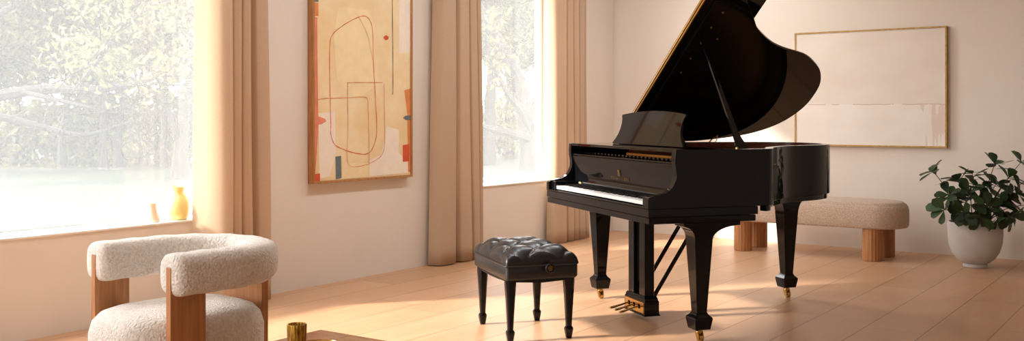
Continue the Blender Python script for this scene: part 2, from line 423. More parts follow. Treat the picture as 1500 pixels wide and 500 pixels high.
tree('near tree reaching long dark boughs across the left window', ground(-130, 12.5), 7.5, .24, (.2, .3, 0), 11, 2, 15, .05, .36,
     boughs=[[bp(-120, 190, 12.5, .10), bp(-40, 150, 12.3, .075), bp(60, 131, 12.2, .06), bp(135, 132, 12.2, .045), bp(215, 118, 12.4, .025), bp(262, 92, 12.6, .015)],
             [bp(-120, 215, 12.5, .07), bp(-20, 172, 12.8, .05), bp(60, 186, 13, .04), bp(125, 198, 13.2, .025), bp(190, 178, 13.4, .015)],
             [bp(110, 132, 12.2, .035), bp(140, 95, 12.1, .03), bp(170, 50, 12, .02), bp(205, 5, 12, .012)],
             [bp(30, 134, 12.2, .04), bp(80, 146, 12, .03), bp(140, 160, 12, .02)],
             [bp(-120, 60, 12.5, .06), bp(0, 20, 12.5, .04), bp(50, -20, 12.6, .03)]])
rows = [(-35, 27, 'slim tree at the far left edge of the left window view'), (22, 30, 'slim tree standing alone toward the left of the distant park row'),
        (92, 29, 'distant tree above the left half of the lawn, straight trunk'), (122, 33, 'distant tree right beside a straight-trunked one, set farther back'),
        (151, 28, 'middle tree of the distant park row, left of the tree pair'), (173, 29, 'left tree of the close pair of dark trunks over the small vase'),
        (205, 31, 'right tree of the close pair of dark trunks over the small vase'), (240, 30, 'distant tree just left of the broad tree with the flared trunk')]
for i, (px, d, lab) in enumerate(rows):
    tree(lab, ground(px, d), 6.2+(i*37 % 5)*.35,   .085+.015*(i % 3), (.2*((i*7) % 3-1), .2, 0), 40+i, 2, 8, .14, .42, fork=.42, group='distant park trees')
tree('dark leaning tree with a heavy side bough seen through the right window', ground(779, 27), 8.0, .26, (-2.2, .2, 0), 71, 2, 9, .13, .36, fork=.62,
     boughs=[[bp(780, 200, 27, .17), bp(768, 165, 27, .13), bp(745, 140, 27, .09), bp(725, 100, 27, .05)],
             [bp(778, 205, 27, .16), bp(750, 196, 26.6, .13), bp(715, 188, 26.4, .09), bp(690, 180, 26, .05)]])
tree('shaded tree at the left of the right window view', ground(716, 31), 7.5, .22, (0, .2, 0), 72, 2, 9, .13, .4, fork=.5)
tree('pale tree in the middle distance of the right window view', ground(745, 36), 8.0, .18, (0, .2, 0), 73, 2, 9, .15, .42, fork=.5)
def shrub(px, d, w, h, seed, label):
    rng = random.Random(seed); g = ground(px, d); root = thing('park_shrub', label, 'shrub', g, 0, 'shrubs behind the park trees')
    mb = MB(); leaf = []
    for k in range(7):
        a = rng.uniform(0, 2*PI); e = Vector((math.cos(a)*w*.4, math.sin(a)*w*.25, h*rng.uniform(.5, .85)))
        mb.tube([Vector((0, 0, -.05)), e*.4+Vector((0, 0, .2)), e], [.05, .035, .015], 5, False)
    for k in range(16):
        c = Vector((rng.uniform(-.5, .5)*w, rng.uniform(-.3, .3)*w, rng.uniform(.12, .85)*h)); rr = rng.uniform(.3, .6)
        for q in range(70): leaf.append(tuple(c+Vector((rng.gauss(0, rr), rng.gauss(0, rr), rng.gauss(0, rr*.6)))))
    leaf = [(x, y, max(.05, z)) for x, y, z in leaf]
    mb.build('stem', M['bark'], root); leaves_mesh('foliage', leaf, .17, M['treeleaf'], root, seed)
for i, (px, d, w, h, lab) in enumerate([(-20, 31, 3.6, 2.0, 'low shrub at the far left edge of the left window view'), (38, 32, 3.4, 2.4, 'shrub behind the lone slim tree at the left of the park'),
        (88, 31.5, 3.4, 1.9, 'shrub behind the straight-trunked tree above the left half of the lawn'), (140, 32.5, 3.6, 2.5, 'shrub behind the middle tree of the distant park row'),
        (190, 31.5, 3.4, 2.1, 'shrub between the close pair of dark trunks'), (244, 33, 3.6, 2.6, 'shrub behind the tree left of the broad flared trunk'), (292, 32, 3.4, 2.2, 'shrub right of the broad flared trunk, at the edge of the curtain'),
        (706, 36, 3.4, 2.3, 'shrub low at the left of the right window view'), (752, 37, 3.4, 2.0, 'shrub low at the right of the right window view, beside the dark leaning trunk')]):
    shrub(px, d, w, h, 90+i, lab)

# ------------------------------------------------------------------ curtains
def curtain(label, y0, y1, xs, seed, flare=(0, 0)):
    """xs: fold outline as (fraction along the rail, distance from the wall), swept down with a slight sway"""
    rng = random.Random(seed); rows = 24; top = CEIL-.005
    prof = cat_rom([(u, x, 0) for u, x in xs], 9); V = []; n = len(prof)
    for r in range(rows+1):
        t = r/rows; z = top-(top-.008)*t
        for i, p in enumerate(prof):
            u = p.x; yy = y0+(y1-y0)*u+t*t*(flare[0]*(1-u)+flare[1]*u)
            sway = .012*math.sin(2.2*t+seed+5*u)+.006*math.sin(5.1*t+9*u+seed)
            V.append((.03+p.y*(.92+.16*t)+sway*.5, yy+sway*.6, z))
    mb = MB(); mb.add(V, [(r*n+i, r*n+i+1, (r+1)*n+i+1, (r+1)*n+i) for r in range(rows) for i in range(n-1)])
    o = mb.build('linen_curtain', M['linen'], None, smooth=80)
    sm = o.modifiers.new('thickness', 'SOLIDIFY'); sm.thickness = .004
    return tag(o, label, 'curtain', 'floor-length linen curtains')
def folds(gaps, first):
    """saw-tooth pleats: each fold comes forward out of the last gap and turns back sharply at its right edge"""
    p = list(first); e = gaps+[1.0]
    for k, g in enumerate(gaps):
        w = e[k+1]-g
        f = .055 if w > .2 else .045
        p += [(g+.014, .108), (g+.010, .098-f), (g-.012, .09-f), (g+.10*w, .082-f), (g+.30*w, .09-f), (g+.42*w, .085), (g+.50*w, .098), (g+.7*w, .106), (g+.92*w, .112)]
    return p+[(1.0, .10), (1.01, .05), (1.0, .005)]
FOLDS_A = folds([.41, .566, .717], [(0, .0), (.04, .045), (.09, .10), (.16, .15), (.23, .175), (.31, .172), (.38, .145)])
FOLDS_B = folds([.36, .69, .875], [(0, .005), (.015, .06), (.06, .10), (.16, .115), (.27, .12)])
FOLDS_C = folds([.27, .5, .69, .89], [(0, .005), (.02, .06), (.06, .09), (.13, .10), (.22, .115)])
curtain('tan linen curtain at the right side of the left window, behind the armchair', -5.24, -4.74, FOLDS_A, 1)
curtain('tan linen curtain between the tall abstract painting and the right window', -2.97, -2.48, FOLDS_B, 2, (-.05, .03))
curtain('tan linen curtain by the room corner, partly behind the piano keyboard', -1.30, -.76, FOLDS_C, 5, (-.03, .03))

# ------------------------------------------------------------------ grand piano
PX, PY = 2.162, -4.131; PRZ = -.6343
WH = .7256
piano = thing('grand_piano', 'open black polished grand piano with its lid propped up, standing mid-room', 'piano', (PX, PY, 0), PRZ)
K = M['black']
rim_u = [(1.451, .60), (1.451, .66), (1.43, .735), (1.365, .79), (1.26, .855), (1.155, .955), (1.04, 1.10), (.975, 1.24), (.915, 1.40), (.84, 1.52), (.75, 1.60), (.64, 1.655), (.52, 1.685), (.40, 1.685), (.27, 1.645), (.165, 1.56), (.08, 1.43), (.025, 1.25), (0, 1.05), (0, .9)]
rim = [(p.x-WH, p.y) for p in cat_rom([(a, b, 0) for a, b in rim_u], 5)]+[(-WH, .16)]
def band(mb, outer, th, z0, z1, inner_m=None):
    inner = offset_path(outer, th); n = len(outer)
    rs = [[(*outer[i], z0), (*outer[i], z1), (*inner[i], z1), (*inner[i], z0)] for i in range(n)]
    mb.loft(rs)
c = MB(); band(c, rim, .042, .70, 1.0)
cheek = [(0, .70), (0, .748), (.004, .757), (.012, .7625), (.04, .768), (.09, .777), (.117, .79), (.137, .806), (.150, .829), (.159, .855), (.1605, .875), (.158, .90), (.1525, .93), (.152, .96), (.156, .996), (.16, 1.0)]
for s in (-1, 1):
    y1 = .61 if s > 0 else .18
    pts = cheek+[(y1, 1.0), (y1, .70)]
    x0, x1 = (WH-.042, WH) if s > 0 else (-WH, -WH+.042)
    c.prism(pts, x0, x1, 'x')
c.build('case', K, piano, .0025, 2)
lo = MB(); band(lo, offset_path(rim[8:-40], .015), .04, .668, .699); lo.build('lower_rim', K, piano, .002)
ir = MB(); band(ir, offset_path([p for p in rim[2:-1]]+[(-WH, .56)], .0425), .006, .80, .995); ir.build('inner_rim', M['mahogany'], piano)
kb = MB(); kb.box(-WH, WH, .002, .64, .657, .699); kb.build('keybed', K, piano, .003)
kb = MB(); kb.box(-WH+.003, WH-.003, .006, .628, .622, .655); kb.build('keybed_rail', K, piano, .003)
kb = MB(); kb.box(-.682, .682, .002, .022, .7, .7085); kb.build('key_slip', K, piano, .002)
for s in (-1, 1):
    kb = MB(); kb.box(s*.65-.032, s*.65+.032, .02, .20, .70, .762); kb.build('key_block', K, piano, .004)
inner = offset_path(rim, .05)
MB().prism([(p[0], p[1]) for p in inner], .745, .755).build('soundboard', M['spruce'], piano, smooth=0)
def inside(y, side):
    """x of the inner rim at depth y"""
    xs = [inner[i][0]+(inner[i+1][0]-inner[i][0])*(y-inner[i][1])/(inner[i+1][1]-inner[i][1]+1e-9) for i in range(len(inner)-1) if (inner[i][1]-y)*(inner[i+1][1]-y) <= 0]
    return max(xs) if side > 0 else min(xs)
pl = MB(); pts = [(WH-.06, .36)]+[(p[0]-.0, p[1]) for p in offset_path(rim, .075)[4:-1]]+[(-WH+.075, .36)]
pl.prism(pts, .86, .872)
for k in range(5):
    x = -.5+.23*k
    pl.bar((x, .40, .885), (x*.55-.1, inside_y, .885), .03, .03) if False else pl.bar((x, .40, .885), (max(-.55, x*.6-.12), 1.35-.12*k, .885), .025, .03)
pl.build('cast_plate', M['gold'], piano, smooth=0)
st = MB()
for k in range(64):
    t = k/63; x0 = -.62+1.2*t; y1 = 1.52-.62*t**.8; x1 = -.45+.95*t
    st.tube([(x0, .40, .905), (x1, y1, .905)], .0014, 4)
o = st.build('strings', M['steel'], piano)
dr = MB(); dr.box(-.60, .60, .545, .565, .905, .94)
for k in range(60):
    x = -.59+.02*k; dr.box(x-.007, x+.007, .53, .58, .906, .925)
dr.build('damper_rail', M['satin'], piano, smooth=0)
# keys
kbd = MB().box(-.617, .617, .06, .19, .702, .712).box(-.617, .617, .186, .199, .702, .7495).build('keyboard', M['felt'], piano, smooth=0)
def copy_of(o, x):
    d = o.copy(); C.objects.link(d); d.parent = o.parent; d.location = (x, 0, 0); return d
kw = 1.23/52
nk = MB(); nk.box(-kw/2+.0005, kw/2-.0005, .027, .185, .714, .7335)
nk = nk.build('natural_key', M['ivory'], kbd, .0012); nk.location.x = -.615+kw/2
for i in range(1, 52): copy_of(nk, -.615+kw*(i+.5))
sk = MB(); sk.taper([(.733, .0055, .046, 0, .124), (.744, .0045, .043, 0, .127)])
sk = sk.build('sharp_key', M['keyblack'], kbd, .001); first = True
for i in range(51):
    if (i % 7) in (0, 2, 3, 5, 6):     # A B | C D E F G : sharps after A, C, D, F, G
        x = -.615+kw*(i+1)
        if first: sk.location.x = x; first = False
        else: copy_of(sk, x)
# fallboard
fb = MB(); prof = [(.166, .925), (.160, .918), (.166, .90), (.176, .86), (.182, .81), (.184, .775), (.180, .758), (.186, .750), (.20, .750), (.20, .925)]
fb.prism([(a, b) for a, b in prof], -.683, .683, 'x')
fallboard = fb.build('fallboard', K, piano, smooth=40)
bpy.ops.object.select_all(action='DESELECT')
def text_mesh(name, body, size, mat, parent, mtx, extrude=.0006, space=1.):
    cu = bpy.data.curves.new(name, 'FONT'); cu.body = body; cu.size = size; cu.extrude = extrude; cu.align_x = 'CENTER'; cu.space_character = space
    tmp = bpy.data.objects.new(name+'_curve', cu); C.objects.link(tmp)
    bpy.context.view_layer.update()
    me = bpy.data.meshes.new_from_object(tmp.evaluated_get(bpy.context.evaluated_depsgraph_get()))
    bpy.data.objects.remove(tmp); bpy.data.curves.remove(cu)
    me.transform(mtx); me.materials.append(mat)
    o = bpy.data.objects.new(name, me); C.objects.link(o); o.parent = parent; return o
tl = R(87); mt = Matrix.Translation((0, .1795, .803)) @ Matrix.Rotation(R(90-(-7)), 4, 'X')
text_mesh('lettering', 'STEINWAY & SONS', .0235, M['dimbrass'], fallboard, mt, .0006, 1.25)
em = MB()
for s in (-1, 1):
    em.tube([(s*.004, 0, .002), (s*.008, 0, .006), (s*.0105, 0, .014), (s*.007, 0, .022), (s*.006, 0, .028), (s*.0095, 0, .034)], .0012, 6)
em.tube([(-.009, 0, .031), (.009, 0, .031)], .001, 6); em.tube([(-.007, 0, .002), (.007, 0, .002)], .0015, 6)
for x in (-.003, 0, .003): em.tube([(x, 0, .004), (x, 0, .031)], .0005, 5)
em.tube([(0, 0, .034), (0, 0, .039)], .0014, 6)
em.move(Matrix.Translation((0, .1735, .825)) @ Matrix.Rotation(R(7), 4, 'X')).build('lyre_emblem', M['dimbrass'], fallboard)
ra = MB(); ra.box(-.683, .683, .162, .20, .9255, .9335); ra.build('fallboard_rail', K, piano, .002)
ra = MB(); ra.box(-.683, .683, .20, .26, .90, .925)
for k in range(26): ra.box(-.64+.05*k, -.612+.05*k, .232, .27, .925, .945)
ra.build('action_rail', K, piano, .002)
MB().box(-.15, .66, .29, .335, .925, .955).build('tuning_strip', M['gold'], piano, .003)
sh = MB(); sh.box(-.683, .683, .158, .50, .984, 1.0); sh.build('music_shelf', K, piano, .003)
# music desk
half = [(.457, 0), (.452, .012), (.425, .035), (.402, .065), (.390, .10), (.389, .13), (.398, .158), (.412, .178), (.408, .186)]
topc = [(.30, .196), (.15, .205), (0, .208)]
dk = half+topc; dk = dk+[(-a, b) for a, b in reversed(dk[:-1])]
d = MB(); d.prism(dk, -.007, .007, 'y')
d.move(Matrix.Translation((0, .345, 1.002)) @ Matrix.Rotation(R(-15), 4, 'X')); d.build('music_desk', K, piano, .002)
for s in (-1, 1):
    d = MB(); d.bar((s*.25, .47, 1.004), (s*.25, .405, 1.14), .02, .008); d.build('desk_support', K, piano)
# lid
PHI = R(35.5)
LM = Matrix.Translation((-WH, 0, 1.004)) @ Matrix.Rotation(-PHI, 4, 'Y')
lid_u = [(1.462, .66), (1.435, .735), (1.36, .80), (1.25, .89), (1.16, .965), (1.05, 1.11), (.99, 1.235), (.93, 1.42), (.85, 1.54), (.77, 1.62), (.65, 1.687), (.52, 1.712), (.40, 1.71), (.27, 1.665), (.17, 1.585), (.085, 1.45), (.03, 1.25), (0, 1.05)]
lp = [(p.x, p.y) for p in cat_rom([(a, b, 0) for a, b in lid_u], 6)]
lp = [(1.462, .512)]+lp+[(0, .512)]
l = MB(); l.prism(lp, 0, .02); lid = l.move(LM).build('lid', K, piano, .003, 2)
l = MB(); l.prism([(.02, .514), (1.462, .514), (1.462, .908), (.02, .908)], .0225, .042); l.move(LM).build('lid_flap', K, lid, .003)
l = MB(); l.box(.02, 1.46, .506, .5115, .004, .018); l.box(.02, 1.46, .506, .5115, .024, .038)
l.tube([(.02, .505, .021), (1.46, .505, .021)], .004, 8); l.move(LM).build('lid_hinge', M['brass'], lid)
l = MB(); l.box(.08, 1.40, .565, .605, -.012, -.0003); l.move(LM).build('lid_batten', K, lid, .003)
for u, y in ((1.17, .646), (1.03, .645), (.886, .64), (.75, .636), (1.07, .733), (1.30, .66)):
    l = MB(); l.lathe([(.004, -.009), (.006, -.007), (.006, -.0005)], 12, (u, y, 0)); l.move(LM).build('bumper', M['dimbrass'], lid)
# lid prop
ptop = LM @ Vector((1.055, .64, -.006)); pbot = Vector((.688, .56, 1.001))
ax = (ptop-pbot).normalized(); side = Vector((0, 1, 0)); side = (side-ax*side.dot(ax)).normalized(); nrm = ax.cross(side)
L = (ptop-pbot).length
prof = [(0, -.03, .045), (.03, -.03, .038), (.06, -.022, .028), (.10, -.02, .020), (.16, -.017, .015), (.5, -.012, .011), (.95, -.009, .008), (1., -.005, .005)]
pm = MB(); rs = []
for t, a, b in prof:
    q = pbot+ax*L*t; zz = 0
    ring = [q+side*a+nrm*.008, q+side*b+nrm*.008, q+side*b-nrm*.008, q+side*a-nrm*.008]
    if t == 0: ring = [Vector((r.x, r.y, 1.001)) for r in ring]
    rs.append([tuple(r) for r in ring])
pm.loft(rs); pm.build('lid_prop', K, piano, .002)
pm = MB(); pm.lathe([(.008, 0), (.008, .008), (.004, .011)], 14, (.70, .528, 1.0)); pm.build('prop_socket', M['brass'], piano)
hk = MB(); hk.box(-WH+.043, -WH+.051, 1.165, 1.215, .970, .996); hk.tube([(-WH+.055, 1.15, 1.0), (-WH+.06, 1.17, 1.022), (-WH+.06, 1.21, 1.045), (-WH+.06, 1.24, 1.068)], .004, 6)
hk.tube([(-WH+.055, 1.19, .99), (-WH+.06, 1.205, 1.02), (-WH+.06, 1.21, 1.045)], .003, 6); hk.build('lid_hook', M['brass'], piano)
# legs
def piano_leg(cx, cy, ztop, bracket):
    b = MB()
    b.taper([(.56, .0525, .052), (.52, .0515, .051), (.155, .030, .030), (.150, .034, .034)][::-1])
    # spade foot
    b.taper([(.150, .034, .034), (.143, .036, .036), (.128, .052, .052), (.118, .052, .052), (.066, .043, .043)][::-1])
    b.move(Matrix.Translation((cx, cy, 0)))
    a, bb, zt = bracket
    # scooped bracket towards the back and the front, on both axes
    n = 8
    def arc(x0, z0, x1, z1):  # quarter hollow from leg (x0,z0) out to (x1,z1)
        return [(x0+(x1-x0)*(1-math.cos(t*PI/2/n)), z0+(z1-z0)*math.sin(t*PI/2/n)) for t in range(n+1)]
    back = arc(.052, .535, bb, zt); front = arc(-.052, .535, -a, zt)
    pts = back+[(bb, ztop), (-a, ztop)]+list(reversed(front))
    b2 = MB(); b2.prism(pts, -.053, .053, 'x'); b2.move(Matrix.Translation((cx, cy, 0)))
    b.v, b.f, b.mi = b.v, b.f, b.mi; b.add(b2.v, b2.f)
    leg = b.build('leg', K, piano, .003)
    w = MB(); w.lathe([(.012, .036), (.012, .046), (.02, .05), (.02, .056), (.014, .058), (.014, .066)], 16, (cx, cy, 0))
    for s in (-1, 1):
        w.prism([(cx+.002, .012), (cx+.022, .012), (cx+.024, .026), (cx+.012, .052), (cx-.012, .052), (cx-.012, .040)], cy+s*.014-.002, cy+s*.014+.002, 'y')
    w.build('caster_fork', M['brass'], leg)
    w = MB(); w.lathe([(.008, -.011), (.019, -.011), (.021, -.008), (.021, .008), (.019, .011), (.008, .011)], 20)
    w.move(Matrix.Translation((cx+.012, cy, .0212)) @ Matrix.Rotation(PI/2, 4, 'X')); w.build('caster_wheel', M['brass'], leg)
piano_leg(.672, .32, .622, (.115, .215, .603))
piano_leg(-.646, .34, .622, (.10, .20, .603))
piano_leg(-.294, 1.50, .668, (.10, .12, .640))
b = MB(); b.box(-.45, -.14, 1.36, 1.62, .655, .70); b.build('leg_plate', K, piano, .004)
# pedal lyre
ly = MB(); ly.box(-.19, .19, .22, .44, .592, .621); ly.box(-.15, .15, .25, .40, .565, .592)
lyre = ly.build('pedal_lyre', K, piano, .004)
for s in (-1, 1):
    p = MB(); p.taper([(.14, .036, .03, s*.072, .315), (.56, .036, .03, s*.072, .315), (.565, .042, .036, s*.072, .315)]); p.build('lyre_post', K, lyre, .003)
p = MB(); p.taper([(.030, .142, .05, 0, .318), (.036, .142, .05, 0, .318), (.04, .134, .046, 0, .318), (.112, .134, .046, 0, .318), (.118, .128, .042, 0, .318), (.126, .128, .042, 0, .318), (.14, .115, .038, 0, .318)])
p.build('pedal_box', K, lyre, .002)
p = MB(); p.box(-.122, .122, .2695, .2725, .044, .106); p.build('pedal_plate', M['brass'], lyre, .001)
for x in (-.066, 0, .066):
    p = MB(); path = [(x, .285, .078), (x, .25, .076), (x, .21, .066), (x, .17, .056), (x, .145, .052)]
    rs = []
    for (q, wd) in zip(path, (.008, .008, .011, .017, .013)):
        rs.append([(q[0]-wd, q[1], q[2]-.004), (q[0]+wd, q[1], q[2]-.004), (q[0]+wd*.8, q[1], q[2]+.004), (q[0]-wd*.8, q[1], q[2]+.004)])
    p.loft(rs); p.build('pedal', M['brass'], lyre, .002)
    p = MB(); p.box(x-.012, x+.012, .268, .2695, .066, .09); p.build('pedal_slot', M['felt'], lyre, smooth=0)
for s in (-1, 1):
    p = MB(); p.bar((s*.085, .35, .125), (s*.085, .72, .68), .016, .02); p.build('lyre_brace', K, lyre, .002)
for x in (-.012, .10):
    p = MB(); p.tube([(x, .345, .13), (x, .345, .60)], .004, 8); p.build('pedal_rod', M['brass'], lyre)
MB().box(-.25, .25, .66, .80, .66, .70).build('brace_block', K, piano, .003)

# ------------------------------------------------------------------ piano bench
def l2w(x, y, z=0): return (PX+x*math.cos(PRZ)-y*math.sin(PRZ), PY+x*math.sin(PRZ)+y*math.cos(PRZ), z)
stool = thing('piano_bench', 'black tufted leather piano bench on four tapered legs in front of the keyboard', 'bench', l2w(.135, -.455), PRZ)
BX, BY = .29, .20
b = MB(); rr = []
for z, o_ in ((.322, -.012), (.328, -.004), (.335, 0), (.392, .0), (.398, -.004)):
    rr.append([(x, y, z) for x, y in rounded_rect(BX+o_, BY+o_, .02, 4)])
b.loft(rr)
b.build('seat_box', M['leather'], stool)
# apron bulging down between the legs
for s in (-1, 1):
    b = MB(); pts = [(-BX+.03, .33), (-BX+.03, .318), (-.12, .312), (0, .310), (.12, .312), (BX-.03, .318), (BX-.03, .33)]
    b.prism(pts, s*(BY-.02)-.01, s*(BY-.02)+.01, 'y'); b.build('apron', M['satin'], stool)
    b = MB(); pts = [(-BY+.03, .33), (-BY+.03, .316), (0, .306), (BY-.03, .316), (BY-.03, .33)]
    b.prism(pts, s*(BX-.02)-.01, s*(BX-.02)+.01, 'x'); b.build('apron', M['satin'], stool)
# tufted cushion
def tuft(x, y):
    a, c_ = .1, .098
    u, v = x/a+y/c_, x/a-y/c_
    return min(abs(math.sin(PI*u/2)), 1), min(abs(math.sin(PI*v/2)), 1)
nx, ny = 96, 68; V = []; Fq = []
cb = MB()
for j in range(ny+1):
    for i in range(nx+1):
        sx, sy = -1+2*i/nx, -1+2*j/ny
        e = (1-abs(sx)**6)**.5*(1-abs(sy)**5)**.5
        x, y = sx*(BX+.004), sy*(BY+.004)
        cr = .03*(1-e)
        x *= 1-cr*.4; y *= 1-cr*.5
        u, v = tuft(x, y)
        m = min(1, 1.6*max(0, 1-abs(sx))**.5)
        pf = (u*v)**.38
        z = .402+.058*e**.8+.030*pf*e**.5+.014*(1-sx*sx)*(1-sy*sy)
        V.append((x, y, z))
for j in range(ny):
    for i in range(nx): k = j*(nx+1)+i; Fq.append((k, k+1, k+nx+2, k+nx+1))
cb.add(V, Fq)
bd = [j*0+i for i in range(nx+1)]+[j*(nx+1)+nx for j in range(1, ny+1)]+[ny*(nx+1)+i for i in range(nx-1, -1, -1)]+[j*(nx+1) for j in range(ny-1, 0, -1)]
lowv = [(V[k][0]*.985, V[k][1]*.985, .398) for k in bd]; o_ = len(V)
cb.add(lowv, [], 0); nb = len(bd)
cb.f += [(bd[q], o_+q, o_+(q+1) % nb, bd[(q+1) % nb]) for q in range(nb)]+[tuple(o_+q for q in range(nb))]; cb.mi += [0]*(nb+1)
cush = cb.build('cushion', M['leather'], stool, smooth=60)
for ia in range(-3, 4):
    for ib in range(-3, 4):
        x, y = (ia+ib)*.1, (ia-ib)*.098
        if abs(x) < .25 and abs(y) < .165:
            p = MB(); zz = .402+.056+.014*(1-(x/BX)**2)*(1-(y/BY)**2)
            p.lathe([(.009, -.002), (.009, .003), (.005, .006)], 12, (x, y, zz)); p.build('button', M['leather'], cush)
pp = MB(); pr = rounded_rect(BX+.001, BY+.001, .022, 5); pr.append(pr[0]); pp.tube([(x, y, .399) for x, y in pr], .0045, 6); pp.build('piping', M['leather'], cush)
for s in (-1, 1):
    p = MB(); p.lathe([(.008, 0), (.008, .012), (.024, .014), (.026, .018), (.026, .03), (.022, .034), (.016, .034), (.014, .031), (.006, .031), (.004, .034)], 24)
    p.move(Matrix.Translation((s*BX, .03 if s > 0 else 0, .385)) @ Matrix.Rotation(s*PI/2, 4, 'Y')); p.build('height_knob', M['dimbrass'] if False else [M['satin']], stool)
    p = MB(); p.lathe([(.015, .0315), (.013, .0345), (.004, .036)], 20); p.move(Matrix.Translation((s*BX, .03 if s > 0 else 0, .385)) @ Matrix.Rotation(s*PI/2, 4, 'Y'))
    p.build('knob_medallion', M['oldbrass'], stool)
for sx in (-1, 1):
    for sy in (-1, 1):
        lg = MB(); cx, cy = sx*.243, sy*.163
        ch = lambda h: [(-h, -h*.6), (-h*.6, -h), (h*.6, -h), (h, -h*.6), (h, h*.6), (h*.6, h), (-h*.6, h), (-h, h*.6)]
        secs = [(0, .013), (.004, .014), (.045, .021), (.054, .021), (.064, .0145), (.07, .0145), (.22, .022), (.30, .027), (.33, .027)]
        lg.loft([[(cx+x, cy+y, z) for x, y in ch(h)] for z, h in secs]); lg.build('leg', M['black'], stool)

# ------------------------------------------------------------------ barrel armchair
chair = thing('barrel_armchair', 'round cream boucle armchair with oak slab legs by the left window', 'armchair', (1.575, -6.45, 0), BETA+4.015-PI/2)
S2 = .285; LA = .236; ZT = .645; ZB = .482; RW = .082
def arm_path():
    p = []   # local: y is forwards, x to the sitter's right
    for i in range(7): p.append((S2, LA*(1-i/7)))
    for i in range(25): t = PI*i/24; p.append((S2*math.cos(t), -S2*math.sin(t)))
    for i in range(1, 8): p.append((-S2, LA*i/7))
    return p
ap = arm_path(); rs = []
nsec = 28
def section(scale=1., q=1.):
    out = []
    hz = (ZT-ZB)/2
    for k in range(nsec):
        t = 2*PI*k/nsec; cx, sz = math.cos(t), math.sin(t)
        ex = math.copysign(abs(cx)**.62, cx); ez = math.copysign(abs(sz)**.62, sz)
        out.append((ex*RW*scale, ez*hz*scale))
    return out
L_ = len(ap); zc = (ZT+ZB)/2
for e in ((0, .55, -.022), (0, .8, -.017), (0, .93, -.008)):
    pass
def ring(i, sc, adv):
    a = Vector((*ap[max(i-1, 0)], 0)); b_ = Vector((*ap[min(i+1, L_-1)], 0)); t = (b_-a).normalized(); nn = Vector((t.y, -t.x, 0))
    p = Vector((*ap[i], 0))+t*adv
    bulge = 1+.02*math.sin(i*1.7)
    return [tuple(p+nn*x+Vector((0, 0, zc+z))) for x, z in section(sc*bulge if 0 < i < L_-1 else sc)]
rs = [ring(0, .35, -.026), ring(0, .68, -.0245), ring(0, .86, -.019), ring(0, .96, -.009)]+[ring(i, 1, 0) for i in range(L_)]+[ring(L_-1, .96, .009), ring(L_-1, .86, .019), ring(L_-1, .68, .0245), ring(L_-1, .35, .026)]
a = MB(); a.loft(rs); a.build('arm_roll', M['boucle'], chair, smooth=70)
for s in (-1, 1):
    p = MB(); p.prism([(LA-.125, 0), (LA+.029, 0), (LA+.029, ZT-.05), (LA-.03, ZT-.05), (LA-.03, ZB+.01), (LA-.125, ZB+.01)], s*S2-.016, s*S2+.016, 'x')
    p.build('leg', M['oak'], chair, .003)
p = MB(); p.box(-.14, .14, -S2-.017, -S2+.017, 0, ZB+.01); p.build('leg', M['oak'], chair, .003)
# seat
so = [(x, y) for x, y in rounded_rect(.262, .318, .19, 10)]
def seat_ring(z, o): return [(x*(1+o/.262), y*(1+o/.318)+.045, z) for x, y in so]
st_ = MB(); st_.loft([seat_ring(.135, -.04), seat_ring(.14, -.012), seat_ring(.16, .0), seat_ring(.22, .008), seat_ring(.30, .008), seat_ring(.345, -.004), seat_ring(.375, -.03), seat_ring(.39, -.07), seat_ring(.397, -.14), seat_ring(.40, -.22)])
st_.build('seat', M['boucle'], chair, smooth=70)
p = MB(); p.prism([(x*.7, y*.7+.045) for x, y in so], .0, .14); p.build('base', M['oak'], chair, .004)

# ------------------------------------------------------------------ coffee table, cup and bowl
tb = thing('coffee_table', 'low polished wooden block coffee table in the foreground beside the armchair', 'table', (2.276+.5, -6.374-.55, 0))
t = MB()
for k in range(6):
    t.box(-.5+k/6, -.5+(k+1)/6-.0008, -.55, .55, .30, .35)
t.build('table_top', M['walnut'], tb, .002)
t = MB(); t.box(-.47, .47, -.52, .52, .22, .2995); t.build('apron', M['walnut'], tb, .003)
for sx in (-1, 1):
    for sy in (-1, 1):
        t = MB(); t.taper([(0, .045, .045, sx*.42, sy*.47), (.22, .05, .05, sx*.42, sy*.47)]); t.build('leg', M['walnut'], tb, .004)
k = MB(); rip = lambda u: 1+.02*math.sin(2*PI*u*17)+.012*math.sin(2*PI*u*29)
k.lathe([(.028, .0), (.031, .004), (.0325, .05), (.034, .095), (.033, .099), (.030, .099), (.028, .09), (.026, .012), (.004, .010)], 64, (0, 0, 0), rip)
o = k.build('gold_cup', M['cup'], smooth=50); o.location = (2.485, -6.692, .3505); tag(o, 'small ribbed dark gold cup at the back corner of the coffee table', 'cup')
k = MB(); k.lathe([(.03, 0), (.034, .003), (.058, .035), (.064, .053), (.0625, .055), (.060, .053), (.053, .034), (.03, .008), (.003, .006)], 48)
k_p = PW(467, 500, 3.40)
o = k.build('gold_bowl', M['brass'], smooth=50); o.location = (k_p.x, k_p.y, .3505); tag(o, 'shallow shiny gold bowl right of the ribbed cup on the coffee table', 'bowl')

